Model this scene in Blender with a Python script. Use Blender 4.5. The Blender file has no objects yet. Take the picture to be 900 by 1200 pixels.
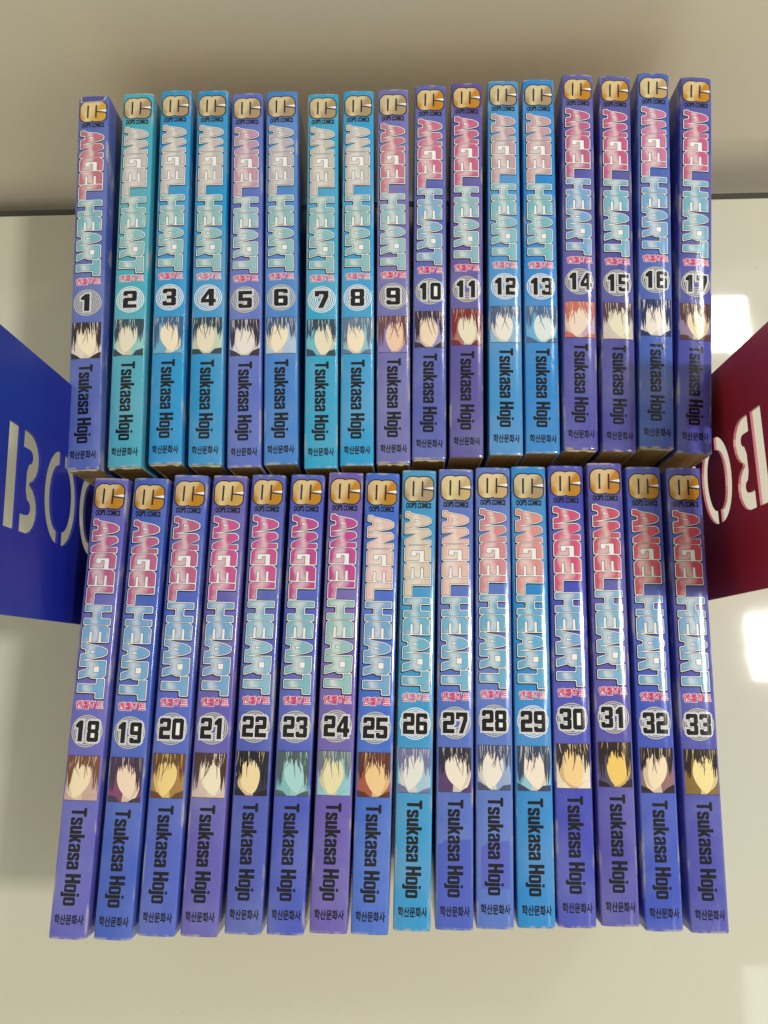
import bpy, bmesh, math, random
from mathutils import Vector, Matrix
from mathutils.geometry import tessellate_polygon
R = math.radians
sc = bpy.context.scene
col = sc.collection
MM = 0.001
H = 0.113            # book depth: the table is z = 0, the spines look up from z = H

# ------------------------------------------------------------------ camera
def rot_cam(a, b, c):
    return Matrix.Rotation(c, 3, 'Z') @ Matrix.Rotation(b, 3, 'Y') @ Matrix.Rotation(a, 3, 'X')
cd = bpy.data.cameras.new('camera')
cam = bpy.data.objects.new('camera', cd); col.objects.link(cam)
cam.matrix_world = Matrix.Translation((0.0024, 0.0096, 0.3174 + H)) @ rot_cam(0.19067, 0.018956, -0.023337).to_4x4()
cd.sensor_fit = 'VERTICAL'; cd.sensor_height = 36; cd.sensor_width = 27
cd.lens = 36 * 927.27 / 1200
cd.clip_start = 0.01; cd.clip_end = 50
sc.camera = cam

# ------------------------------------------------------------------ world, lamps, exposure
w = bpy.data.worlds.new('World'); sc.world = w; w.use_nodes = True
bg = w.node_tree.nodes['Background']
bg.inputs['Color'].default_value = (1.0, 0.94, 0.76, 1)
bg.inputs['Strength'].default_value = 0.52
sc.view_settings.view_transform = 'Standard'; sc.view_settings.look = 'None'
sc.view_settings.exposure = 0; sc.view_settings.gamma = 1
def area(name, loc, target, sx, sy, radiance, color):
    d = bpy.data.lights.new(name, 'AREA'); d.shape = 'RECTANGLE'; d.size = sx; d.size_y = sy
    d.energy = radiance * math.pi * sx * sy; d.color = color
    o = bpy.data.objects.new(name, d); col.objects.link(o)
    o.location = loc
    o.rotation_euler = (Vector(target) - Vector(loc)).to_track_quat('-Z', 'Y').to_euler()
    return o
area('ceiling_lamp', (1.07, 0.035, 1.80), (1.07, 0.035, 0), 0.18, 0.16, 240, (1, 0.985, 0.95))
area('ceiling_lamp', (0.98, 0.985, 1.80), (0.98, 0.985, 0), 0.18, 0.17, 44, (1, 0.985, 0.95))
area('ceiling_lamp', (0.95, -0.86, 1.80), (0.95, -0.86, 0), 0.18, 0.18, 3.5, (1, 0.985, 0.95))
area('right_fill_light', (1.7, -0.25, 0.75), (0, 0.0, 0.0), 1.1, 0.9, 1.1, (0.93, 0.98, 1.0))  # added broad fill, no window modelled: makes the table brighter towards the right

# ------------------------------------------------------------------ materials
def lin(c):
    return tuple(((x / 255) / 12.92 if x / 255 <= 0.04045 else ((x / 255 + 0.055) / 1.055) ** 2.4) for x in c) + (1,)
def new_mat(name, rough=0.4, spec=0.5):
    m = bpy.data.materials.new(name); m.use_nodes = True
    b = m.node_tree.nodes['Principled BSDF']
    b.inputs['Roughness'].default_value = rough
    b.inputs['Specular IOR Level'].default_value = spec
    return m, m.node_tree, b
def film_bump(nt, b, strength=0.42):
    """waviness of the laminated jacket: the same field for the cover and everything printed on it"""
    g = nt.nodes.new('ShaderNodeNewGeometry')
    mp = nt.nodes.new('ShaderNodeMapping'); mp.inputs['Scale'].default_value = (170, 42, 90)
    n = nt.nodes.new('ShaderNodeTexNoise'); n.inputs['Scale'].default_value = 1; n.inputs['Detail'].default_value = 3
    n.inputs['Roughness'].default_value = 0.62
    bu = nt.nodes.new('ShaderNodeBump'); bu.inputs['Strength'].default_value = strength; bu.inputs['Distance'].default_value = 0.00034
    nt.links.new(g.outputs['Position'], mp.inputs['Vector']); nt.links.new(mp.outputs[0], n.inputs['Vector'])
    nt.links.new(n.outputs['Fac'], bu.inputs['Height']); nt.links.new(bu.outputs[0], b.inputs['Normal'])
def mix(nt, fac, a, b, mode='MIX'):
    m = nt.nodes.new('ShaderNodeMix'); m.data_type = 'RGBA'; m.blend_type = mode
    for sock, v in ((m.inputs[0], fac), (m.inputs[6], a), (m.inputs[7], b)):
        if hasattr(v, 'is_linked'): nt.links.new(v, sock)
        else: sock.default_value = v
    return m.outputs[2]
def wear(nt, colour, amount=0.16):
    """faded and rubbed areas of the print"""
    g = nt.nodes.new('ShaderNodeNewGeometry')
    n = nt.nodes.new('ShaderNodeTexNoise'); n.inputs['Scale'].default_value = 38; n.inputs['Detail'].default_value = 5
    n.inputs['Roughness'].default_value = 0.6
    nt.links.new(g.outputs['Position'], n.inputs['Vector'])
    r = nt.nodes.new('ShaderNodeMapRange'); r.inputs[1].default_value = 0.42; r.inputs[2].default_value = 0.72
    r.inputs[3].default_value = 0; r.inputs[4].default_value = amount
    nt.links.new(n.outputs['Fac'], r.inputs[0])
    return mix(nt, r.outputs[0], colour, (0.42, 0.46, 0.60, 1))
GLOSS = 0.13
def print_mat(name, rgb, worn=0.08, rough=GLOSS):
    m, nt, b = new_mat(name, rough)
    c = nt.nodes.new('ShaderNodeRGB'); c.outputs[0].default_value = lin(rgb)
    nt.links.new(wear(nt, c.outputs[0], worn), b.inputs['Base Color'])
    film_bump(nt, b); return m
def jacket_mat():
    m, nt, b = new_mat('laminated_jacket', GLOSS)
    oi = nt.nodes.new('ShaderNodeObjectInfo')
    # slow print tone drift along the spine
    tc = nt.nodes.new('ShaderNodeTexCoord'); sp = nt.nodes.new('ShaderNodeSeparateXYZ')
    nt.links.new(tc.outputs['Object'], sp.inputs[0])
    r = nt.nodes.new('ShaderNodeMapRange'); r.inputs[1].default_value = -0.088; r.inputs[2].default_value = 0.088
    r.inputs[3].default_value = 0.0; r.inputs[4].default_value = 0.16
    nt.links.new(sp.outputs['Y'], r.inputs[0])
    hs = nt.nodes.new('ShaderNodeHueSaturation'); hs.inputs['Value'].default_value = 0.82
    nt.links.new(oi.outputs['Color'], hs.inputs['Color'])
    c = mix(nt, r.outputs[0], oi.outputs['Color'], hs.outputs[0])
    c = wear(nt, c, 0.2)
    # rubbed card at the two ends, and broken pale scuffs along the shoulders
    def absmask(axis, lo, hi):
        a = nt.nodes.new('ShaderNodeMath'); a.operation = 'ABSOLUTE'; nt.links.new(sp.outputs[axis], a.inputs[0])
        q = nt.nodes.new('ShaderNodeMapRange'); q.inputs[1].default_value = lo; q.inputs[2].default_value = hi
        nt.links.new(a.outputs[0], q.inputs[0]); return q.outputs[0]
    g = nt.nodes.new('ShaderNodeNewGeometry')
    def scuff(scale, lo, hi, vec=(1, 1, 1)):
        mp = nt.nodes.new('ShaderNodeMapping'); mp.inputs['Scale'].default_value = vec
        nn = nt.nodes.new('ShaderNodeTexNoise'); nn.inputs['Scale'].default_value = scale; nn.inputs['Detail'].default_value = 4
        nt.links.new(g.outputs['Position'], mp.inputs['Vector']); nt.links.new(mp.outputs[0], nn.inputs['Vector'])
        q = nt.nodes.new('ShaderNodeMapRange'); q.inputs[1].default_value = lo; q.inputs[2].default_value = hi
        nt.links.new(nn.outputs['Fac'], q.inputs[0]); return q.outputs[0]
    def mul(a_, b_, k=1.0):
        m1 = nt.nodes.new('ShaderNodeMath'); m1.operation = 'MULTIPLY'; nt.links.new(a_, m1.inputs[0]); nt.links.new(b_, m1.inputs[1])
        m2 = nt.nodes.new('ShaderNodeMath'); m2.operation = 'MULTIPLY'; nt.links.new(m1.outputs[0], m2.inputs[0]); m2.inputs[1].default_value = k
        return m2.outputs[0]
    pale = (0.56, 0.53, 0.46, 1)
    c = mix(nt, mul(absmask('Y', 0.0868, 0.0879), scuff(230, .45, .58), .8), c, pale)
    c = mix(nt, mul(absmask('X', 0.0060, 0.0067), scuff(160, .56, .66, (1, .35, 1)), .55), c, pale)
    nt.links.new(c, b.inputs['Base Color'])
    film_bump(nt, b); return m
def chrome_mat(name, period, light, dark=0.8, rgb=None):
    """printed metallic lettering: bands of pale and saturated ink across the spine"""
    m, nt, b = new_mat(name, GLOSS)
    tc = nt.nodes.new('ShaderNodeTexCoord'); sp = nt.nodes.new('ShaderNodeSeparateXYZ')
    nt.links.new(tc.outputs['Object'], sp.inputs[0])
    no = nt.nodes.new('ShaderNodeTexNoise'); no.inputs['Scale'].default_value = 150; no.inputs['Detail'].default_value = 1
    nt.links.new(tc.outputs['Object'], no.inputs['Vector'])
    a = nt.nodes.new('ShaderNodeMath'); a.operation = 'MULTIPLY'; a.inputs[1].default_value = 2 * math.pi / period
    nt.links.new(sp.outputs['X'], a.inputs[0])
    k = nt.nodes.new('ShaderNodeMath'); k.operation = 'MULTIPLY_ADD'; k.inputs[1].default_value = 4.5
    nt.links.new(no.outputs['Fac'], k.inputs[0]); nt.links.new(a.outputs[0], k.inputs[2])
    s = nt.nodes.new('ShaderNodeMath'); s.operation = 'SINE'; nt.links.new(k.outputs[0], s.inputs[0])
    r = nt.nodes.new('ShaderNodeMapRange'); r.inputs[1].default_value = -0.3; r.inputs[2].default_value = 1
    r.inputs[3].default_value = 0; r.inputs[4].default_value = 0.55
    nt.links.new(s.outputs[0], r.inputs[0])
    if rgb is None:
        src = nt.nodes.new('ShaderNodeObjectInfo').outputs['Color']
    else:
        n2 = nt.nodes.new('ShaderNodeRGB'); n2.outputs[0].default_value = lin(rgb); src = n2.outputs[0]
    nt.links.new(mix(nt, r.outputs[0], src, lin(light)), b.inputs['Base Color'])
    film_bump(nt, b); return m
def obj_colour_mat(name):
    m, nt, b = new_mat(name, GLOSS)
    oi = nt.nodes.new('ShaderNodeObjectInfo'); nt.links.new(oi.outputs['Color'], b.inputs['Base Color'])
    film_bump(nt, b); return m
def paper_mat(name, c1, c2):
    m, nt, b = new_mat(name, 0.85, 0.2)
    tc = nt.nodes.new('ShaderNodeTexCoord'); g = nt.nodes.new('ShaderNodeNewGeometry')
    mp = nt.nodes.new('ShaderNodeMapping'); mp.inputs['Scale'].default_value = (2600, 60, 45)
    nt.links.new(tc.outputs['Object'], mp.inputs['Vector'])
    n = nt.nodes.new('ShaderNodeTexNoise'); n.inputs['Scale'].default_value = 1; n.inputs['Detail'].default_value = 2
    nt.links.new(mp.outputs[0], n.inputs['Vector'])
    n2 = nt.nodes.new('ShaderNodeTexNoise'); n2.inputs['Scale'].default_value = 90; nt.links.new(g.outputs['Position'], n2.inputs['Vector'])
    c = mix(nt, n.outputs['Fac'], lin(c1), lin(c2))
    nt.links.new(mix(nt, 0.35, c, n2.outputs['Color'], 'SOFT_LIGHT'), b.inputs['Base Color'])
    bu = nt.nodes.new('ShaderNodeBump'); bu.inputs['Strength'].default_value = 0.6; bu.inputs['Distance'].default_value = 0.0003
    nt.links.new(n.outputs['Fac'], bu.inputs['Height']); nt.links.new(bu.outputs[0], b.inputs['Normal'])
    return m
M = dict(
    jacket=jacket_mat(), rim=paper_mat('worn_card_edge', (206, 196, 165), (176, 160, 124)),
    pages=paper_mat('aged_page_edges', (222, 192, 138), (158, 122, 72)),
    black=print_mat('black_ink', (14, 16, 26), 0.015), dark=print_mat('dark_outline_ink', (38, 36, 52), 0.05),
    white=print_mat('white_ink', (244, 244, 244)), cream=print_mat('ring_ink', (208, 203, 158), 0.03),
    gold=chrome_mat('gold_print', 0.0150, (244, 232, 186)), word=chrome_mat('metallic_word_print', 0.0085, (240, 236, 230)),
    pink=obj_colour_mat('subtitle_ink'), tint=obj_colour_mat('patch_ink'),
)
def wall_like(name, rgb, rough, bump, scale=60):
    m, nt, b = new_mat(name, rough)
    g = nt.nodes.new('ShaderNodeNewGeometry')
    n = nt.nodes.new('ShaderNodeTexNoise'); n.inputs['Scale'].default_value = 6; n.inputs['Detail'].default_value = 6
    nt.links.new(g.outputs['Position'], n.inputs['Vector'])
    c1 = lin(rgb); c2 = tuple(x * 0.94 for x in c1[:3]) + (1,)
    nt.links.new(mix(nt, n.outputs['Fac'], c1, c2), b.inputs['Base Color'])
    n4 = nt.nodes.new('ShaderNodeTexNoise'); n4.inputs['Scale'].default_value = 260; n4.inputs['Detail'].default_value = 1
    nt.links.new(g.outputs['Position'], n4.inputs['Vector'])
    r4 = nt.nodes.new('ShaderNodeMapRange'); r4.inputs[1].default_value = 0.765; r4.inputs[2].default_value = 0.79; r4.inputs[4].default_value = 0.22 if name.startswith('white') else 0.0
    nt.links.new(n4.outputs['Fac'], r4.inputs[0])
    prev = b.inputs['Base Color'].links[0].from_socket
    nt.links.new(mix(nt, r4.outputs[0], prev, (0.30, 0.26, 0.19, 1)), b.inputs['Base Color'])
    # faint smears in the gloss
    n2 = nt.nodes.new('ShaderNodeTexNoise'); n2.inputs['Scale'].default_value = 22; n2.inputs['Detail'].default_value = 5
    nt.links.new(g.outputs['Position'], n2.inputs['Vector'])
    r = nt.nodes.new('ShaderNodeMapRange'); r.inputs[1].default_value = 0.35; r.inputs[2].default_value = 0.75
    r.inputs[3].default_value = rough * 0.8; r.inputs[4].default_value = rough * 1.5
    nt.links.new(n2.outputs['Fac'], r.inputs[0]); nt.links.new(r.outputs[0], b.inputs['Roughness'])
    n3 = nt.nodes.new('ShaderNodeTexNoise'); n3.inputs['Scale'].default_value = scale; n3.inputs['Detail'].default_value = 2
    nt.links.new(g.outputs['Position'], n3.inputs['Vector'])
    bu = nt.nodes.new('ShaderNodeBump'); bu.inputs['Strength'].default_value = bump; bu.inputs['Distance'].default_value = 0.0005
    nt.links.new(n3.outputs['Fac'], bu.inputs['Height']); nt.links.new(bu.outputs[0], b.inputs['Normal'])
    return m
M['table'] = wall_like('white_gloss_laminate', (214, 212, 194), 0.045, 0.03)
M['wall'] = wall_like('cream_gloss_panel', (240, 231, 208), 0.2, 0.06)
def steel(name, rgb):
    m, nt, b = new_mat(name, 0.42)
    g = nt.nodes.new('ShaderNodeNewGeometry')
    n = nt.nodes.new('ShaderNodeTexNoise'); n.inputs['Scale'].default_value = 2500; n.inputs['Detail'].default_value = 2
    nt.links.new(g.outputs['Position'], n.inputs['Vector'])
    bu = nt.nodes.new('ShaderNodeBump'); bu.inputs['Strength'].default_value = 0.12; bu.inputs['Distance'].default_value = 0.0001
    nt.links.new(n.outputs['Fac'], bu.inputs['Height']); nt.links.new(bu.outputs[0], b.inputs['Normal'])
    n2 = nt.nodes.new('ShaderNodeTexNoise'); n2.inputs['Scale'].default_value = 30; n2.inputs['Detail'].default_value = 4
    nt.links.new(g.outputs['Position'], n2.inputs['Vector'])
    c = lin(rgb); nt.links.new(mix(nt, n2.outputs['Fac'], c, tuple(x * 0.8 for x in c[:3]) + (1,)), b.inputs['Base Color'])
    return m
M['seam'] = new_mat('dark_rubber', 0.7)[0]
M['seam'].node_tree.nodes['Principled BSDF'].inputs['Base Color'].default_value = (0.06, 0.055, 0.045, 1)
M['blue_steel'] = steel('blue_powder_coat', (22, 36, 150))
M['red_steel'] = steel('dark_red_powder_coat', (168, 36, 50))
M['red_edge'] = steel('pale_cut_edge', (188, 96, 106))

# ------------------------------------------------------------------ helpers
def mesh_obj(name, verts, faces, mats, parent=None, idx=None, smooth=False):
    me = bpy.data.meshes.new(name); me.from_pydata(verts, [], faces)
    for m in mats: me.materials.append(m)
    if idx: me.polygons.foreach_set('material_index', idx)
    if smooth: me.polygons.foreach_set('use_smooth', [True] * len(me.polygons))
    me.update()
    o = bpy.data.objects.new(name, me); col.objects.link(o); o.parent = parent
    return o
def tag(o, label=None, cat=None, group=None, kind=None):
    for k, v in (('label', label), ('category', cat), ('group', group), ('kind', kind)):
        if v: o[k] = v
    return o
def area2(p): return sum(p[i - 1][0] * p[i][1] - p[i][0] * p[i - 1][1] for i in range(len(p))) / 2
def rnd(poly, r, n=3):
    """rounds every corner of a contour"""
    out = []
    L = len(poly)
    for i in range(L):
        a, b, c = Vector(poly[i - 1]), Vector(poly[i]), Vector(poly[(i + 1) % L])
        ra = min(r, (a - b).length * 0.45, (c - b).length * 0.45)
        p, q = b + (a - b).normalized() * ra, b + (c - b).normalized() * ra
        for k in range(n + 1):
            t = k / n
            out.append(tuple(p * (1 - t) ** 2 + b * 2 * t * (1 - t) + q * t * t))
    return out
def grow(poly, d):
    """moves a contour outwards by d (its own outside: holes run the other way and shrink)"""
    out = []; L = len(poly)
    for i in range(L):
        a, b, c = Vector(poly[i - 1]), Vector(poly[i]), Vector(poly[(i + 1) % L])
        e1, e2 = (b - a), (c - b)
        if e1.length < 1e-9 or e2.length < 1e-9: continue
        e1.normalize(); e2.normalize()
        n1, n2 = Vector((e1.y, -e1.x)), Vector((e2.y, -e2.x))
        m = n1 + n2
        if m.length < 1e-6: m = n1
        m = m / max(m.length_squared / 2, 0.55)
        out.append(tuple(b + m * d))
    return out
def ccw(p): return p if area2(p) > 0 else p[::-1]
def cw(p): return p if area2(p) < 0 else p[::-1]

# spine cross-section: nearly flat in the middle, curving down towards rounded shoulders
XE = 0.0064; RC = 0.0009; XF = 0.0028; RF = 0.115; RA = 0.0150
XS = [k * 0.001 for k in (-6.4, -6, -5.5, -5, -4.5, -4, -3.4, -2.8, -1.4, 0, 1.4, 2.8, 3.4, 4, 4.5, 5, 5.5, 6, 6.4)]
TF = math.asin(XF / RF)
def slope_at(x):
    x = max(-XE, min(XE, x)); s = 1 if x >= 0 else -1; x = abs(x)
    return s * (math.asin(x / RF) if x <= XF else math.asin(math.sin(TF) + (x - XF) / RA))
def zc(x):
    x = min(XE, abs(x)); z = H - (RF - math.sqrt(RF * RF - min(x, XF) ** 2))
    if x > XF: z -= RA * (math.cos(TF) - math.cos(slope_at(x)))
    return z
def nrm(x):
    t = slope_at(x); return Vector((math.sin(t), 0, math.cos(t)))
STEP = 2.2e-5
class Flat:
    """flat print: polygons in spine millimetres (x right, y up from the spine's centre), laid on the curved spine in thin layers"""
    def __init__(s): s.v = []; s.f = []; s.m = []
    def poly(s, contours, mat, layer):
        pts = [[Vector((p[0], p[1], 0)) for p in c] for c in contours]
        tris = tessellate_polygon(pts)
        flat = [p for c in pts for p in c]; b = len(s.v)
        s.v += [(p.x * MM, p.y * MM, layer * STEP) for p in flat]
        for t in tris:
            a, b_, c = (flat[i] for i in t)
            ar = (b_ - a).cross(c - a).z
            if abs(ar) < 1e-9: continue
            s.f.append(tuple(b + i for i in (t if ar > 0 else t[::-1]))); s.m.append(mat)
    def mesh(s, v, f, mat, layer):
        b = len(s.v); s.v += [(p[0] * MM, p[1] * MM, layer * STEP) for p in v]
        for q in f:
            pts = [Vector(v[i]) for i in q]
            ar = sum(pts[i - 1].x * pts[i].y - pts[i].x * pts[i - 1].y for i in range(len(pts)))
            if abs(ar) < 1e-9: continue
            s.f.append(tuple(b + i for i in (q if ar > 0 else q[::-1]))); s.m.append(mat)
    def build(s, name, mats):
        me = bpy.data.meshes.new(name); me.from_pydata(s.v, [], s.f); me.polygons.foreach_set('material_index', s.m)
        bm = bmesh.new(); bm.from_mesh(me)
        for k in [q for q in XS if abs(q) < XE]:
            bmesh.ops.bisect_plane(bm, geom=bm.verts[:] + bm.edges[:] + bm.faces[:], dist=1e-8, plane_co=(k, 0, 0), plane_no=(1, 0, 0))
        for v in bm.verts: v.co.z += zc_lin(v.co.x)
        for f in bm.faces: f.smooth = True
        bm.to_mesh(me); bm.free()
        for m in mats: me.materials.append(m)
        me.normals_split_custom_set_from_vertices([nrm(v.co.x) for v in me.vertices])
        return me
def zc_lin(x):                      # the same facets as the cover mesh
    if abs(x) >= XE: return zc(x)
    i = max(i for i, q in enumerate(XS) if q <= x); a, b = XS[i], XS[i + 1]
    t = (x - a) / (b - a); return zc(a) * (1 - t) + zc(b) * t
TXT = {}
def text_mesh(body, offset):
    key = (body, offset)
    if key in TXT: return TXT[key]
    c = bpy.data.curves.new('lettering', 'FONT'); c.body = body; c.offset = offset; c.resolution_u = 3
    o = bpy.data.objects.new('lettering', c); col.objects.link(o)
    bpy.context.view_layer.update()
    m = o.to_mesh(); v = [(p.co.x, p.co.y) for p in m.vertices]; f = [tuple(p.vertices) for p in m.polygons]
    o.to_mesh_clear(); bpy.data.objects.remove(o); bpy.data.curves.remove(c)
    TXT[key] = (v, f); return v, f
def text(flat, body, offset, mat, layer, fit, box, turn=False):
    """fits the plain text (fit = its reference extents) to box (x0, x1, y0, y1) in spine mm; turn: reads down the spine"""
    v, f = text_mesh(body, offset); u0, u1, w0, w1 = fit; x0, x1, y0, y1 = box
    out = []
    for (u, q) in v:
        a, b = (u - u0) / (u1 - u0), (q - w0) / (w1 - w0)
        out.append((x0 + b * (x1 - x0), y1 - a * (y1 - y0)) if turn else (x0 + a * (x1 - x0), y0 + b * (y1 - y0)))
    flat.mesh(out, f, mat, layer)
def extents(body):
    v, _ = text_mesh(body, 0); xs = [p[0] for p in v]; ys = [p[1] for p in v]
    return min(xs), max(xs), min(ys), max(ys)

# ------------------------------------------------------------------ lettering shapes (u along the reading direction, v up)
LET = {
 'A': ([(-.2, 0), (1.9, 0), (2.3, 2.1), (4.2, 2.1), (4.5, 0), (6.6, 0), (5.0, 8.6), (4.1, 10.3), (2.6, 10.3), (1.6, 8.4), (.4, 2.0), (-.2, 1.6)], [(2.75, 3.9), (3.85, 3.9), (3.35, 6.3)]),
 'N': ([(0, 0), (1.9, 0), (1.9, 4.6), (4.5, 0), (6.4, 0), (6.4, 10.3), (4.5, 10.3), (4.5, 5.9), (2.2, 10.3), (.9, 10.3), (0, 9.3)], None),
 'G': ([(1.2, 0), (6.2, 0), (6.2, 5.9), (3.0, 5.9), (3.0, 4.6), (4.3, 4.6), (4.3, 2.5), (2.1, 2.5), (2.1, 7.8), (6.2, 7.8), (6.2, 10.3), (1.2, 10.3), (0, 9), (0, 1.3)], None),
 'E': ([(1.2, 0), (6.2, 0), (6.2, 2.7), (2.3, 2.7), (2.3, 3.75), (6.2, 3.75), (6.2, 6.5), (2.3, 6.5), (2.3, 7.55), (6.2, 7.55), (6.2, 10.3), (1.2, 10.3), (0, 9), (0, 1.3)], None),
 'L': ([(1.0, 0), (6.8, 0), (6.8, 2.9), (2.4, 2.9), (2.4, 10.3), (0, 10.3), (0, 1.2)], None),
 'H': ([(0, 0), (2.1, 0), (2.1, 3.6), (5.1, 3.6), (5.1, 0), (7.2, 0), (7.2, 10.3), (5.1, 10.3), (5.1, 6.5), (2.1, 6.5), (2.1, 10.3), (0, 10.3)], None),
 'R': ([(0, 0), (2, 0), (2, 3.4), (3.2, 3.4), (4.2, 0), (6.6, 0), (5.4, 4.1), (6.3, 5.2), (6.3, 9.2), (5.3, 10.3), (0, 10.3)], [(2, 5.7), (4.2, 5.7), (4.2, 7.9), (2, 7.9)]),
 'T': ([(2.1, 0), (4.9, 0), (4.9, 7.5), (7.0, 7.5), (7.0, 10.3), (0, 10.3), (0, 7.5), (2.1, 7.5)], None)}
DIG = {
 '0': ([(.14, 0), (.86, 0), (1, .14), (1, 1.36), (.86, 1.5), (.14, 1.5), (0, 1.36), (0, .14)], [[(.34, .32), (.66, .32), (.66, 1.18), (.34, 1.18)]]),
 '1': ([(.34, 0), (.74, 0), (.74, 1.5), (.42, 1.5), (.1, 1.22), (.1, .98), (.34, .98)], []),
 '2': ([(0, 0), (1, 0), (1, .32), (.38, .32), (.38, .58), (.88, .58), (1, .7), (1, 1.38), (.88, 1.5), (.12, 1.5), (0, 1.38), (0, 1.06), (.34, 1.06), (.34, 1.2), (.65, 1.2), (.65, .9), (.12, .9), (0, .78)], []),
 '3': ([(.12, 0), (.88, 0), (1, .12), (1, .67), (.9, .75), (1, .83), (1, 1.38), (.88, 1.5), (.12, 1.5), (0, 1.38), (0, 1.08), (.34, 1.08), (.34, 1.2), (.64, 1.2), (.64, .9), (.3, .9), (.3, .6), (.64, .6), (.64, .3), (.34, .3), (.34, .42), (0, .42), (0, .12)], []),
 '4': ([(.56, 0), (.94, 0), (.94, .3), (1.08, .3), (1.08, .62), (.94, .62), (.94, 1.5), (.54, 1.5), (0, .64), (0, .3), (.56, .3)], [[(.34, .62), (.56, .62), (.56, 1.02)]]),
 '5': ([(.12, 0), (.88, 0), (1, .12), (1, .8), (.88, .92), (.34, .92), (.34, 1.18), (1, 1.18), (1, 1.5), (0, 1.5), (0, .6), (.64, .6), (.64, .3), (.34, .3), (.34, .42), (0, .42), (0, .12)], []),
 '6': ([(.12, 0), (.88, 0), (1, .12), (1, .8), (.88, .92), (.34, .92), (.34, 1.2), (.65, 1.2), (.65, 1.1), (1, 1.1), (1, 1.38), (.88, 1.5), (.12, 1.5), (0, 1.38), (0, .12)], [[(.34, .3), (.66, .3), (.66, .62), (.34, .62)]]),
 '7': ([(.24, 0), (.62, 0), (1, .95), (1, 1.5), (0, 1.5), (0, 1.0), (.32, 1.0), (.32, 1.18), (.62, 1.18), (.62, 1.0)], []),
 '8': ([(.12, 0), (.88, 0), (1, .12), (1, .67), (.93, .75), (1, .83), (1, 1.38), (.88, 1.5), (.12, 1.5), (0, 1.38), (0, .83), (.07, .75), (0, .67), (0, .12)], [[(.34, .3), (.66, .3), (.66, .62), (.34, .62)], [(.34, .9), (.66, .9), (.66, 1.2), (.34, 1.2)]])}
SIL = [(1.2, 0), (6.2, 0), (6.2, 10.3), (1.2, 10.3), (0, 9), (0, 1.3)]
o6, h6 = DIG['6']; DIG['9'] = ([(1 - a, 1.5 - b) for a, b in o6], [[(1 - a, 1.5 - b) for a, b in h6[0]]])

TOP = 88.0
def word(letters, start, end, seed):
    """a word that reads down the spine; start/end in mm from the spine's head"""
    total = sum({'H': 7.5, 'T': 7.2, 'L': 6.9}.get(c, 6.7) for c in letters); k = (end - start) / total; u = 0
    fl = Flat()
    for i, c in enumerate(letters):
        outer, hole = LET[c]
        sk = -0.02
        def put(p): return (p[1] - 5.3, TOP - start - (u + p[0]) * k)
        o_ = ccw([put(p) for p in outer]); h_ = cw([put(p) for p in hole]) if hole else None
        # the outlines of G and E close over their slots
        sil = ccw([put(p) for p in SIL]) if c in 'GE' else o_
        z = (i % 2) * .5
        for d, mat, lay in ((.64, 0, 1 + z), (.36, 1, 3 + z), (.03, 2, 5 + z), (-.12, 3, 7 + z)):
            cs = [rnd(grow(sil if d > .2 else o_, d), .55 if d > .2 else .4)]
            if h_ and d < .2: cs.append(grow(h_, d))
            # an offset black edge gives the letters their printed drop shade
            if d == .64: cs = [[(x - .14, y - .18) for x, y in cc] for cc in cs]
            fl.poly(cs, mat, lay)
        u += {'H': 7.5, 'T': 7.2, 'L': 6.9}.get(c, 6.7)
    return fl.build('title_lettering', [M['black'], M['white'], M['dark'], M['word']])
def logo_mesh():
    fl = Flat(); y0 = TOP - 13.0; y1 = TOP - 2.9; x0 = -5.9; x1 = 5.8
    outer = ccw([(x0 + 1.8, y0), (-1.1, y0), (-.2, y0 + .5), (.7, y0), (x1 - 1.6, y0), (x1, y0 + 1.6), (x1, y0 + 4.1), (x1 - .1, y0 + 4.15), (x1 - .1, y0 + 6.2), (x1, y0 + 6.2),
                 (x1, y1 - 1.6), (x1 - 1.6, y1), (.7, y1), (-.2, y1 - .5), (-1.1, y1), (x0 + 1.8, y1), (x0, y1 - 1.8), (x0, y0 + 1.8)])
    outer = rnd(outer, 1.3, 4)
    fl.poly([grow(outer, .5)], 0, 1); fl.poly([outer], 1, 3)
    fl.poly([[(-2.75, y0 + 1.9), (-2.0, y0 + 1.8), (-1.9, y1 - 1.9), (-2.65, y1 - 1.7)]], 0, 5)
    fl.poly([[(1.0, y0 + 1.9), (1.7, y0 + 1.8), (1.75, y0 + 4.6), (x1, y0 + 4.3), (x1, y0 + 4.8), (1.75, y0 + 5.2), (1.8, y1 - 1.9), (1.1, y1 - 1.7)]], 0, 5)
    fl.poly([[(1.9, y0 + 5.3), (x1 + .1, y0 + 4.9), (x1 + .1, y0 + 6.1)]], 2, 6)
    return fl.build('logo', [M['dark'], M['gold'], M['white']])
def imprint_mesh():
    fl = Flat(); e = extents("OOP'S COMICS"); y0 = TOP - 15.9
    text(fl, "OOP'S COMICS", .06, 0, 1, e, (-5.1, 5.0, y0, y0 + 2.15)); return fl.build('imprint_name', [M['black']])
def subtitle_mesh():
    fl = Flat(); e = extents('엔젤하트'); box = (-5.2, 5.4, TOP - 92.9, TOP - 89.9)
    text(fl, '엔젤하트', .075, 0, 1, e, box); text(fl, '엔젤하트', .025, 1, 3, e, box)
    return fl.build('subtitle', [M['white'], M['pink']])
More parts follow.
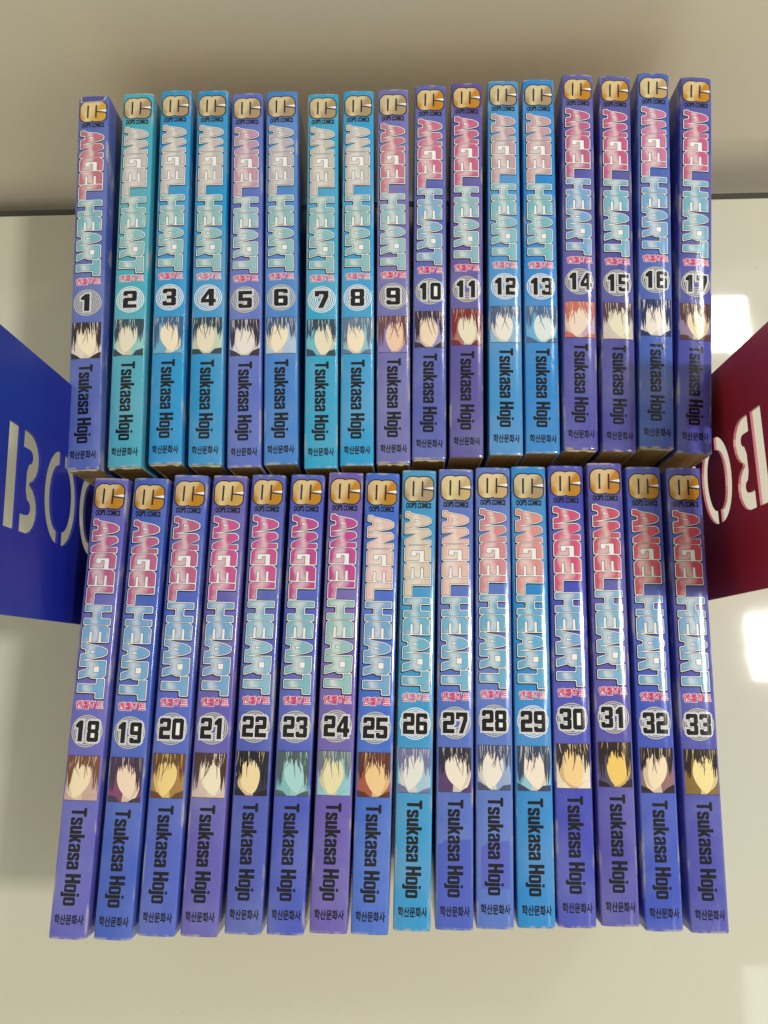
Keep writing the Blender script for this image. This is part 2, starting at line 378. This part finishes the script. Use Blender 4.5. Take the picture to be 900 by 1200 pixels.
NAME = {
 'T': (3.0, [(1, 0), (2, 0), (2, 4.9), (3, 4.9), (3, 5.9), (0, 5.9), (0, 4.9), (1, 4.9)], []),
 's': (2.6, [(.3, 0), (2.3, 0), (2.6, .4), (2.6, 2.1), (2.2, 2.5), (1, 3), (1, 3.7), (1.6, 3.7), (1.6, 3.1), (2.6, 3.1), (2.6, 4.1), (2.2, 4.5), (.4, 4.5), (0, 4.1), (0, 2.7), (.4, 2.2), (1.6, 1.6), (1.6, .8), (1, .8), (1, 1.5), (0, 1.5), (0, .4)], []),
 'u': (2.7, [(.4, 0), (1.3, 0), (1.68, .35), (1.72, 0), (2.7, 0), (2.7, 4.5), (1.65, 4.5), (1.65, .95), (1.05, .95), (1.05, 4.5), (0, 4.5), (0, .4)], []),
 'k': (2.85, [(0, 0), (1.05, 0), (1.05, 1.6), (1.75, 0), (2.85, 0), (1.95, 2.4), (2.8, 4.5), (1.75, 4.5), (1.05, 2.9), (1.05, 5.9), (0, 5.9)], []),
 'a': (2.7, [(.35, 0), (1.2, 0), (1.65, .4), (1.72, 0), (2.7, 0), (2.7, 4.1), (2.3, 4.5), (.4, 4.5), (0, 4.1), (0, 3.1), (1, 3.1), (1, 3.75), (1.68, 3.75), (1.68, 2.9), (.4, 2.5), (0, 2.1), (0, .35)], [(1.02, .8), (1.68, .8), (1.68, 2.1), (1.02, 1.8)]),
 'H': (3.1, [(0, 0), (1.1, 0), (1.1, 2.4), (2, 2.4), (2, 0), (3.1, 0), (3.1, 5.9), (2, 5.9), (2, 3.4), (1.1, 3.4), (1.1, 5.9), (0, 5.9)], []),
 'o': (2.7, [(.4, 0), (2.3, 0), (2.7, .4), (2.7, 4.1), (2.3, 4.5), (.4, 4.5), (0, 4.1), (0, .4)], [(1, .8), (1.7, .8), (1.7, 3.7), (1, 3.7)]),
 'j': (1.05, [(-.5, -1.3), (.7, -1.3), (1.05, -.95), (1.05, 4.5), (0, 4.5), (0, -.5), (-.5, -.5)], [])}
def author_mesh():
    fl = Flat(); u = 0; k = 35.5 / 34.2
    for c in 'Tsukasa Hojo':
        if c == ' ': u += 1.3; continue
        wd, outer, hole = NAME[c]
        def put(p): return (p[1] * .98 - 2.6, TOP - 129.7 - (u + p[0]) * k)
        cs = [rnd(grow(ccw([put(p) for p in outer]), .06), .34)]
        if hole: cs.append(cw([put(p) for p in hole]))
        fl.poly(cs, 0, 1)
        if c == 'j': fl.poly([ccw([put(p) for p in ((0, 5), (1.05, 5), (1.05, 5.9), (0, 5.9))])], 0, 1)
        u += wd + .34
    return fl.build('author_name', [M['black']])
def publisher_mesh():
    fl = Flat(); e = extents('학산문화사'); box = (-5.3, 5.6, TOP - 171.0, TOP - 167.6)
    text(fl, '학산문화사', .034, 0, 1, e, box); return fl.build('publisher_name', [M['black']])
def ring(r0, r1, cx, cy, n=44):
    a = [(cx + r1 * math.cos(2 * math.pi * i / n), cy + r1 * math.sin(2 * math.pi * i / n)) for i in range(n)]
    b = [(cx + r0 * math.cos(-2 * math.pi * i / n), cy + r0 * math.sin(-2 * math.pi * i / n)) for i in range(n)]
    return [a, b]
BC = TOP - 101.3
def badge_mesh(cream):
    fl = Flat()
    for r in (6.05, 5.3, 4.5, 3.7, 2.9, 2.1): fl.poly(ring(r - (.36 if r > 5.5 else .34), r, 0, BC), 0, 1)
    return fl.build('number_badge', [M['cream']] if cream else [M['white']])
def number_mesh(n):
    fl = Flat(); s = str(n); wd = 6.0 if len(s) == 1 else 4.55; ht = 8.0; gap = .5
    total = wd * len(s) + gap * (len(s) - 1); x = -total / 2
    if s == '1': x -= .3
    for i, c in enumerate(s):
        outer, holes = DIG[c]
        def put(p): return (x + p[0] * wd, BC - ht / 2 + p[1] * ht / 1.5)
        o_ = ccw([put(p) for p in outer]); hs = [cw([put(p) for p in h]) for h in holes]
        z = (i % 2) * .5
        fl.poly([grow(o_, .62)] , 1, 3 + z)
        fl.poly([grow(o_, .40)] , 2, 4 + z)
        fl.poly([grow(o_, .30)] , 1, 5 + z)
        fl.poly([o_] + hs, 0, 7 + z)
        x += wd + gap
    return fl.build('number', [M['black'], M['white'], M['dark']])

# small printed picture: only a loose hair-and-skin colour study, no features
def picture(seed, hair, skin, back, side):
    rn = random.Random(seed); fl = Flat(); x0, x1, y0, y1 = -6.3, 6.3, TOP - 127.0, TOP - 110.5
    def clip(p): return (max(x0, min(x1, p[0])), max(y0, min(y1, p[1])))
    fl.poly([[(x0, y0), (x1, y0), (x1, y1), (x0, y1)]], 2, 1)
    cx = side * 1.3 + rn.uniform(-.4, .4); cy = y0 + 7.8; a, b = 4.6 + rn.uniform(-.3, .4), 7.2
    tl = rn.uniform(-.32, .32)
    def rt(x, y): return (cx + x * math.cos(tl) - y * math.sin(tl), cy + x * math.sin(tl) + y * math.cos(tl))
    face = [clip(rt(a * math.cos(t) * (1 - .3 * max(0, -math.sin(t)) ** 1.5), b * math.sin(t))) for t in [2 * math.pi * i / 40 for i in range(40)]]
    fl.poly([ccw([clip((cx - 2.2, y0)), clip((cx + 2.4, y0)), (cx + 2.0, y0 + 4), (cx - 1.8, y0 + 4)])], 3, 2)
    clean = [p for i, p in enumerate(face) if (Vector(p) - Vector(face[i - 1])).length > 1e-4]
    fl.poly([ccw(clean)], 1, 3)
    # shaded flank of the study
    sh = [(cx + side * a * .98 * math.cos(t), cy - .5 + b * .86 * math.sin(t)) for t in [R(-70 + 14 * i) for i in range(9)]]
    sh2 = [(cx + side * a * .62 * math.cos(t), cy - .5 + b * .86 * math.sin(t)) for t in [R(42 - 14 * i) for i in range(9)]]
    fl.poly([ccw([clip(p) for p in sh] + [clip(p) for p in sh2])], 3, 4)
    # hair: curved strands of uneven width and length that fall from the crown
    lay = 5
    def strand(u, ln, wd, bend, mat, l):
        L_, R_ = [], []
        for k in range(6):
            t = k / 5; x = u + bend * t * t; y = y1 - ln * t; h = wd * (1 - t) ** .7 * .5 + .03
            L_.append(clip((x - h, y))); R_.append(clip((x + h, y)))
        pts = L_ + R_[::-1]; pts = [p for i, p in enumerate(pts) if (Vector(p) - Vector(pts[i - 1])).length > 1e-3]
        if len(pts) > 2 and abs(area2(pts)) > .03: fl.poly([ccw(pts)], mat, l)
    part_x = side * -1.5 + rn.uniform(-1, 1); long_ = rn.random() > .45
    for i in range(34):
        u = -6.3 + 12.6 * i / 33 + rn.uniform(-.2, .2); out = abs(u) / 6.3
        ln = rn.uniform(2.8, 6.2) if out < .62 else rn.uniform(6, 10) + (5.5 * out if long_ else 1)
        strand(u, ln, rn.uniform(.5, 1.5), (u - part_x) * rn.uniform(.05, .32) if out < .7 else -u * rn.uniform(-.05, .12), 0, lay + (i % 4) * .3)
    cap = [(-6.3, y1), (6.3, y1), (6.3, y1 - 2.4), (3.5, y1 - 1.6), (1, y1 - 2.3), (-2, y1 - 1.5), (-4, y1 - 2.2), (-6.3, y1 - 2.6)]
    fl.poly([ccw([clip(p) for p in cap])], 0, lay + 1.5)
    for i in range(13):                                     # thin light strands
        u = rn.uniform(-5.8, 5.8); strand(u, rn.uniform(2, 6), .2, rn.uniform(-.9, .9), 3 if i % 3 else 2, lay + 1.8 + (i % 3) * .25)
    for i in range(5):                                      # long fine strands that cross the study
        strand(cx + rn.uniform(-4, 4), rn.uniform(6, 11), .34, rn.uniform(-3.2, 3.2), 0, lay + 3 + (i % 3) * .3)
    for sd in (-1, 1):                                      # collar
        q = [clip((sd * 6.3, y0)), clip((sd * rn.uniform(1.0, 2.2), y0)), clip((sd * 3.4, y0 + rn.uniform(1.2, 2.4))), clip((sd * 6.3, y0 + rn.uniform(2.0, 3.6)))]
        fl.poly([ccw(q)], 0 if seed % 3 else 2, lay + 3)
    for e in ((x0, y1 - .14, x1, y1), (x0, y0, x1, y0 + .14)):
        fl.poly([[(e[0], e[1]), (e[2], e[1]), (e[2], e[3]), (e[0], e[3])]], 4, lay + 4)
    return fl.build('portrait_panel', [pm(hair), pm(skin), pm(back), pm(tuple(int(s * .86 + h * .10) for s, h in zip(skin, hair))), M['dark']])
PM = {}
def pm(rgb):
    if rgb not in PM: PM[rgb] = print_mat('picture_ink', rgb, 0.05)
    return PM[rgb]

# ------------------------------------------------------------------ cover and page block
def profile(inset):
    """cross-section (x, z) from the left fore-edge over the spine to the right fore-edge"""
    th = slope_at(XE); pts = []
    cxr = XE - RC * math.sin(th); czr = zc(XE) - RC * math.cos(th)
    right = [(cxr + (RC - inset) * math.sin(a), czr + (RC - inset) * math.cos(a)) for a in [th + (math.pi / 2 - th) * i / 6 for i in range(7)]]
    xs = XS[1:-1]
    mid = [(x - inset * math.sin(slope_at(x)), zc(x) - inset * math.cos(slope_at(x))) for x in xs]
    side = cxr + RC - inset
    body = [(side + 0.00012, 0.085), (side + 0.0001, 0.04), (side, 0.0006)]
    r = right + body
    return [(-x, z) for x, z in r[::-1]] + mid + r
def cover_mesh():
    st = [(-88, .42), (-87.9, .2), (-87.6, .06), (-87.0, 0), (-60, 0), (-30, 0), (0, 0), (30, 0), (60, 0), (87.0, 0), (87.6, .06), (87.9, .2), (88, .42)]
    V = []; F = []; I = []
    rows = [[(x, y * MM, z) for x, z in profile(i * MM)] for y, i in st]
    n = len(rows[0])
    for r in rows: V += r
    for j in range(len(rows) - 1):
        for i in range(n - 1):
            F.append((j * n + i, j * n + i + 1, (j + 1) * n + i + 1, (j + 1) * n + i)); I.append(0)
    b = len(V)
    inner = [[(x, y * MM, z) for x, z in profile(.85 * MM)] for y in (-88, 88)]
    for r in inner: V += r
    for i in range(n - 1):
        F.append((b + i, b + i + 1, i + 1, i)); I.append(1)
        e = (len(rows) - 1) * n
        F.append((e + i, e + i + 1, b + n + i + 1, b + n + i)); I.append(1)
        F.append((b + n + i, b + n + i + 1, b + i + 1, b + i)); I.append(1)
    e = (len(rows) - 1) * n
    me = bpy.data.meshes.new('cover'); me.from_pydata(V, [], F); me.polygons.foreach_set('material_index', I)
    me.polygons.foreach_set('use_smooth', [i == 0 for i in I])
    bm = bmesh.new(); bm.from_mesh(me); bmesh.ops.recalc_face_normals(bm, faces=bm.faces); bm.to_mesh(me); bm.free()
    me.materials.append(M['jacket']); me.materials.append(M['rim']); return me
def page_mesh():
    pr = profile(.88 * MM); V = []; F = []
    n = len(pr)
    for y in (-87.5, 87.5): V += [(x, y * MM, max(z, .0005)) for x, z in pr]
    for i in range(n): F.append((i, (i + 1) % n, n + (i + 1) % n, n + i))
    F.append(tuple(range(n))); F.append(tuple(range(2 * n - 1, n - 1, -1)))
    me = bpy.data.meshes.new('page_block'); me.from_pydata(V, [], F)
    bm = bmesh.new(); bm.from_mesh(me); bmesh.ops.recalc_face_normals(bm, faces=bm.faces); bm.to_mesh(me); bm.free()
    me.materials.append(M['pages']); return me

# ------------------------------------------------------------------ the setting
def box(name, x0, x1, y0, y1, z0, z1, mat, bev=0, parent=None):
    bm = bmesh.new(); bmesh.ops.create_cube(bm, size=1)
    for v in bm.verts: v.co = Vector(((x0 + x1) / 2 + v.co.x * (x1 - x0), (y0 + y1) / 2 + v.co.y * (y1 - y0), (z0 + z1) / 2 + v.co.z * (z1 - z0)))
    if bev: bmesh.ops.bevel(bm, geom=bm.edges[:], offset=bev, segments=3, affect='EDGES', profile=.5)
    me = bpy.data.meshes.new(name); bm.to_mesh(me); bm.free(); me.materials.append(mat)
    o = bpy.data.objects.new(name, me); col.objects.link(o); o.parent = parent; return o
tt = box('table_top', -0.9, 0.9, -0.75, 0.2790, -0.035, 0, M['table'], 0.0012)
tt.rotation_euler.z = R(-0.5); tag(tt, 'white glossy table top under the books', kind='structure')
tr = box('table_edge_trim', -0.9, 0.9, 0.2798, 0.2845, -0.03, -0.0035, M['seam'])
tr.rotation_euler.z = R(-0.5); tag(tr, 'dark seam strip behind the table edge', kind='structure')
wl = box('wall', -1.2, 1.2, 0.295, 0.33, -0.6, 0.15, M['wall']); wl.rotation_euler.z = R(0.5)
tag(wl, 'cream glossy wall panel behind the table', kind='structure')

# ------------------------------------------------------------------ bookends
def stencil(name, x, face, y0, y1, ztop, mat, edge_mat, label, s_first, f0, f1):
    root = bpy.data.objects.new(name, None); col.objects.link(root); root.location = (x, 0, 0)
    tag(root, label, 'bookend', 'stencilled steel bookends')
    th = 0.0010
    yb, yt = y0 + f0 * (y1 - y0), y0 + f1 * (y1 - y0); hh = yt - yb; ym = (yb + yt) / 2
    # panel drawn in (s, y): s runs down from the top edge (reading direction)
    def arc(cs, rx, ry, a0, a1, n=16): return [(cs + rx * math.cos(a0 + (a1 - a0) * i / n), ym + ry * math.sin(a0 + (a1 - a0) * i / n)) for i in range(n + 1)]
    holes = []
    S0 = s_first; r = hh / 2
    holes.append([(S0, yb), (S0 + .0085, yb), (S0 + .0085, yt), (S0, yt)])
    bx = S0 + .0115; rr = r / 2
    def half(cy, r0, n=10): return [(bx + .005 + r0 * math.cos(a), cy + r0 * math.sin(a)) for a in [-math.pi / 2 + math.pi * i / n for i in range(n + 1)]]
    out = [(bx, yb)] + half(ym - rr, rr) [:-1] + half(ym + rr, rr)[1:] + [(bx, yt)]
    ri = rr - .0068
    inn = [(bx, yt - .0068)] + half(ym + rr, ri)[::-1] + [(bx + .0035, ym + .0035), (bx + .0035, ym - .0035)] + half(ym - rr, ri)[::-1] + [(bx, yb + .0068)]
    holes.append(out + inn)
    for cs in (S0 + .046, S0 + .080):
        rx, ry, t, g = .0155, r, .0062, .0016
        a = math.asin(g / rx)
        # right and left halves of the letter O, bridges top and bottom
        for sgn in (1, -1):
            o_ = [(cs + sgn * (g + (rx - g) * math.sin(p)), ym + ry * math.cos(p)) for p in [math.pi * i / 18 for i in range(19)]]
            i_ = [(cs + sgn * (g + (rx - g - t) * math.sin(p)), ym + (ry - t * .9) * math.cos(p)) for p in [math.pi * i / 18 for i in range(19)]][::-1]
            holes.append(o_ + i_)
    k0 = S0 + .100
    holes.append([(k0, yb), (k0 + .0085, yb), (k0 + .0085, yt), (k0, yt)])
    holes.append([(k0 + .0115, ym), (k0 + .021, yt), (k0 + .030, yt), (k0 + .019, ym), (k0 + .030, yb), (k0 + .021, yb)])
    outer = rnd([(0, y0), (ztop, y0), (ztop, y1), (0, y1)], .0012, 3)
    outer = ccw(outer); holes = [cw(h) for h in holes]
    pts = [[Vector((p[0], p[1], 0)) for p in c] for c in [outer] + holes]
    tris = tessellate_polygon(pts); flat = [p for c in pts for p in c]; n = len(flat)
    V = [(-th / 2, p.y, ztop - p.x) for p in flat] + [(th / 2, p.y, ztop - p.x) for p in flat]
    F = []; I = []
    for t in tris:
        F.append(t); I.append(0); F.append(tuple(i + n for i in t[::-1])); I.append(0)
    b = 0
    for c in pts:
        L = len(c)
        for i in range(L):
            F.append((b + i, b + (i + 1) % L, n + b + (i + 1) % L, n + b + i)); I.append(1)
        b += L
    p = mesh_obj('panel', V, F, [mat, edge_mat], root, I)
    bm = bmesh.new(); bm.from_mesh(p.data); bmesh.ops.recalc_face_normals(bm, faces=bm.faces); bm.to_mesh(p.data); bm.free()
    # foot plate under the outer books
    box('base_plate', (th / 2 if face > 0 else -0.075), (0.075 if face > 0 else -th / 2), y0, y1, 0.0001, 0.0012, mat, parent=root)
    return root
stencil('bookend', -0.1338, 1, 0.0297, 0.1292, 0.196, M['blue_steel'], M['blue_steel'],
        'blue steel bookend with cut-out capital letters, left of the two book rows', .0325, .305, .69)
stencil('bookend', 0.1405, -1, 0.0344, 0.1293, 0.186, M['red_steel'], M['red_edge'],
        'dark red steel bookend with mirrored cut-out letters, right of the two book rows', .042, .325, .715)

# ------------------------------------------------------------------ the volumes
U = [(-128.63,180.19,1.09),(-109.74,180.56,.06),(-92.61,181.44,-.06),(-75.82,180.48,-.11),(-59.96,179.38,.02),(-44.53,180.28,-.10),(-26.75,178.18,-.84),(-11.15,178.87,-1.21),(4.33,179.33,-1.40),(20.30,180.59,-2.16),(36.33,181.07,-2.49),(52.81,181.51,-2.51),(68.44,181.80,-2.78),(84.89,182.47,-3.48),(101.1,181.17,-3.81),(117.67,182.17,-4.5),(134.73,179.34,-5.76)]
D = [(-119.14,.19,-3.04),(-102.33,-.33,-2.94),(-85.98,.59,-3.01),(-70.04,.05,-3.12),(-54.0,.19,-2.96),(-38.0,-.24,-3.12),(-22.02,.12,-3.04),(-6.83,-.55,-2.94),(8.62,.32,-2.75),(24.08,.35,-2.53),(39.21,.55,-2.52),(54.16,.57,-2.27),(69.26,.44,-2.33),(85.02,.93,-2.34),(100.88,-1.08,-2.27),(117.37,-1.99,-2.16)]
# jacket, ANGEL tint, HEART tint, subtitle tint, logo tint, hair, skin, back
SILV = (196, 190, 190); TEAL = (140, 190, 196); SKY = (120, 170, 215); PK = (192, 98, 140); ROSE = (195, 112, 130)
GOLD = (190, 132, 30); PALE = (170, 146, 112)
BK = (38, 34, 40); BR = (92, 54, 40); SK = (246, 232, 205); CR = (236, 228, 202); BG = (150, 205, 205)
C = {
1: ((80,100,185), ROSE, (120,180,196), (222,60,110), (205,160,70), (52,40,48), SK, (226,214,200)),
2: ((62,172,196), SILV, TEAL, (222,110,145), PALE, (40,66,82), CR, (150,205,200)),
3: ((28,150,215), SILV, TEAL, (225,70,115), PALE, (60,96,140), SK, (110,175,205)),
4: ((22,148,212), SILV, TEAL, (222,110,145), PALE, (36,62,84), CR, (200,214,190)),
5: ((84,108,200), (196,150,176), (150,190,205), (222,60,110), PALE, (52,44,66), (240,230,222), (220,220,225)),
6: ((62,130,212), (186,180,190), TEAL, (214,90,130), PALE, (70,92,128), SK, (180,200,225)),
7: ((34,165,212), (196,192,186), TEAL, (222,110,145), PALE, (46,72,96), CR, (120,190,210)),
8: ((30,158,220), (200,196,192), TEAL, (222,110,145), PALE, (96,120,150), SK, (150,195,215)),
9: ((112,104,190), (200,120,140), (150,190,205), (222,50,100), PALE, (110,70,80), (242,206,180), (140,130,190)),
10: ((86,90,192), (205,110,145), (130,175,210), (222,50,105), GOLD, (60,44,60), (242,220,196), (150,150,200)),
11: ((92,76,172), (200,100,140), (140,185,200), (222,40,100), GOLD, (130,40,40), CR, (180,120,110)),
12: ((58,148,218), (190,160,170), (130,190,205), (222,110,145), PALE, (84,100,140), (240,236,226), (150,190,220)),
13: ((26,136,220), (200,160,170), (120,185,200), (222,70,120), PALE, (74,106,150), (226,236,236), (110,180,220)),
14: ((84,76,184), PK, SKY, (222,40,100), GOLD, (205,110,90), (240,222,205), (200,170,190)),
15: ((76,68,172), (200,90,140), (120,180,205), (222,40,100), GOLD, (84,54,74), CR, (210,200,190)),
16: ((64,96,190), (205,120,165), SKY, (222,50,110), (190,160,110), (44,50,100), (240,232,222), (230,226,226)),
17: ((72,68,180), (200,95,140), (120,180,205), (222,40,105), GOLD, (90,58,52), (240,222,186), (150,130,160)),
18: ((98,88,200), PK, SKY, (222,40,100), GOLD, (120,76,56), (246,226,190), (205,170,160)),
19: ((64,94,198), PK, SKY, (222,40,100), GOLD, (64,50,76), (246,220,196), (130,70,110)),
20: ((76,98,200), PK, SKY, (222,50,110), GOLD, (104,66,34), (244,214,140), (170,130,70)),
21: ((100,84,192), (205,85,150), SKY, (222,40,100), (200,160,80), (70,46,44), SK, (214,190,180)),
22: ((80,86,194), (205,85,150), (140,190,215), (222,40,100), GOLD, (30,28,36), (244,220,172), (50,50,70)),
23: ((72,88,196), (195,75,145), (130,185,200), (222,40,100), GOLD, (80,96,100), (170,218,216), (130,190,190)),
24: ((108,84,190), (195,75,150), (150,195,195), (222,40,100), GOLD, (110,120,130), (236,226,180), (150,200,210)),
25: ((56,104,212), (230,195,190), SKY, (222,50,110), GOLD, (90,46,36), (244,206,150), (170,90,70)),
26: ((44,152,212), (216,200,180), (110,180,210), (222,110,145), PALE, (116,116,160), (232,232,224), (170,200,220)),
27: ((78,108,202), (230,190,180), (120,180,215), (222,60,110), (200,175,120), (40,36,56), (244,232,214), (90,60,110)),
28: ((84,118,206), (215,140,150), (110,175,210), (222,60,120), (200,170,120), (74,78,110), (240,232,220), (150,170,210)),
29: ((32,138,216), (220,150,150), (100,175,215), (222,100,130), PALE, (56,66,96), (246,232,214), (150,200,220)),
30: ((66,74,192), (215,85,130), SKY, (222,40,100), GOLD, (48,34,34), (246,212,150), (240,226,200)),
31: ((88,74,186), (205,85,110), (130,180,215), (222,40,100), (190,130,40), (40,30,30), (244,206,110), (90,80,110)),
32: ((62,84,198), (210,90,110), SKY, (222,40,100), (190,140,50), (40,32,34), (246,226,192), (150,110,110)),
33: ((80,74,190), (205,85,110), (130,180,215), (222,40,100), (185,130,35), (46,36,34), (246,226,160), (140,110,60)),
}
TEALISH = {2, 3, 4, 7, 8, 12, 13, 26, 29}
COL_NAME = {1:'slate blue',2:'teal',3:'cyan',4:'cyan',5:'periwinkle',6:'mid-blue',7:'cyan',8:'bright blue',9:'dusty violet',10:'violet-blue',11:'deep purple',12:'sky blue',13:'bright blue',14:'purple',15:'dark purple',16:'blue',17:'indigo',
 18:'lavender-purple',19:'blue',20:'blue',21:'purple',22:'violet-blue',23:'blue-violet',24:'purple',25:'royal blue',26:'turquoise',27:'periwinkle',28:'pale blue',29:'azure',30:'indigo',31:'purple',32:'blue-violet',33:'purple'}
NOTE = {1: 'torn paperback', 27: 'faded paperback', 28: 'faded paperback'}
ORD = ' first second third fourth fifth sixth seventh eighth ninth tenth eleventh twelfth thirteenth fourteenth fifteenth sixteenth'.split(' ')
ONES = ' one two three four five six seven eight nine ten eleven twelve thirteen fourteen fifteen sixteen seventeen eighteen nineteen'.split(' ')
NUM = {n: ONES[n] if n < 20 else (('twenty', 'thirty')[n // 10 - 2] + ('-' + ONES[n % 10] if n % 10 else '')) for n in range(1, 34)}
cov, pag = cover_mesh(), page_mesh()
angel, heart = word('ANGEL', 17.9, 51.9, 1), word('HEART', 52.7, 88.9, 2)
logo, impr, subt, auth, publ = logo_mesh(), imprint_mesh(), subtitle_mesh(), author_mesh(), publisher_mesh()
badge = {True: badge_mesh(True), False: badge_mesh(False)}
rn = random.Random(7)
def part(name, me, parent, colour=None):
    o = bpy.data.objects.new(name, me); col.objects.link(o); o.parent = parent
    if colour: o.color = lin(colour)
    return o
for n in range(1, 34):
    x, y, a = (U[n - 1] if n <= 17 else D[n - 18])
    jc, an, he, su, lo, hair, skin, back = C[n]
    if jc[0] > jc[1] - 8: jc = (jc[0] - 3, jc[1] + 5, jc[2] - 8)
    r = bpy.data.objects.new('comic_book', None); col.objects.link(r)
    on_plate = x < -70 or x > 76
    r.location = (x * MM, y * MM, 0.0013 if on_plate else 0.0001); r.rotation_euler.z = R(a)
    wx = 1.0 + rn.uniform(-.012, .012)
    r.scale = (wx, 1.0, 1 + rn.uniform(-.003, .003))
    k = n if n <= 17 else n - 17
    row = 'upper' if n <= 17 else 'lower'; last = 17 if n <= 17 else 16
    place = 'at the left end' if k == 1 else ('at the right end' if k == last else ORD[k] + ' from the left')
    tag(r, f'{COL_NAME[n]} {NOTE.get(n, "paperback")} numbered {NUM[n]} on its spine, {place} of {row} row', 'book', 'paperback volumes standing spine up in two rows')
    c = part('cover', cov, r, tuple(.91 * v + .09 * (sum(jc) / 3) + 3 for v in jc))
    part('page_block', pag, r)
    j = lambda s=.25: rn.uniform(-s, s) * MM
    dx, dy = j(.35), j(.5)
    if n > 17: dx -= 0.3 * MM
    parts = [part('title_lettering', angel, r, an), part('title_lettering', heart, r, he), part('subtitle', subt, r, su),
             part('logo', logo, r, lo), part('imprint_name', impr, r), part('author_name', auth, r), part('publisher_name', publ, r)]
    b = part('number_badge', badge[n not in TEALISH], r); parts.append(b)
    part('number', number_mesh(n), b)
    parts.append(part('portrait_panel', picture(n * 11, hair, skin, back, 1 if n % 2 else -1), r))
    for p in parts: p.location.y += dy
    # patches that kept their ink under an old sticker
    if n in (27, 28, 26):
        fl = Flat(); x0, x1 = ((-5.2, 5.6) if n == 28 else (-6.3, 6.3)); y0, y1 = ((-74, -57) if n == 28 else (-87, -56))
        if n != 26:
            fl.poly([ccw([(x0, y0), (x1, y0), (x1, y1), (x0 + 2.5, y1 - .4), (x0 + 1.6, y1 - 1.6), (x0, y1 - 2.2)])], 0, .4)
            part('unfaded_patch', fl.build('unfaded_patch', [M['tint']]), r, (92, 104, 200) if n == 28 else (80, 98, 196))
    if n in (1, 2, 3, 4, 9, 10, 14, 16):
        r2 = random.Random(n); V = []; F = []; L_ = 9
        for i in range(L_):
            x = (-6.4 + 12.8 * i / (L_ - 1)) * MM; h = r2.uniform(.35, 1.1) * MM; z = zc(x) - .75 * MM
            V += [(x, -.0879, z), (x, -.0879 - h * .8, z - .0001), (x, -.0879 - h * .8, z - .0004 - h), (x, -.0879, z - .0006 - h)]
        for i in range(L_ - 1):
            for k_ in range(4): F.append((i * 4 + k_, i * 4 + (k_ + 1) % 4, i * 4 + 4 + (k_ + 1) % 4, i * 4 + 4 + k_))
        F += [(0, 1, 2, 3), tuple(range(4 * L_ - 1, 4 * L_ - 5, -1))]
        mesh_obj('worn_lip', V, F, [M['rim']], r)
    if n == 1:
        fl = Flat(); fl.poly([[(-5.2, TOP - 3.4), (4.4, TOP - 3.2), (5.2, TOP - .7), (-5.4, TOP - .7)]], 0, 8)
        fl.poly([[(-5.9, TOP - 3.6), (-5.2, TOP - 3.6), (-5.3, TOP - .7), (-6.1, TOP - .7)]], 1, 9)
        fl.poly([[(4.4, TOP - 3.2), (4.9, TOP - 3.0), (6.2, TOP - .7), (5.3, TOP - .7)]], 1, 9)
        fl.poly([[(-5.2, TOP - 3.75), (4.4, TOP - 3.5), (4.5, TOP - 3.15), (-5.2, TOP - 3.3)]], 1, 10)
        part('torn_flap', fl.build('torn_flap', [M['tint'], M['rim']]), r, (84, 84, 150))
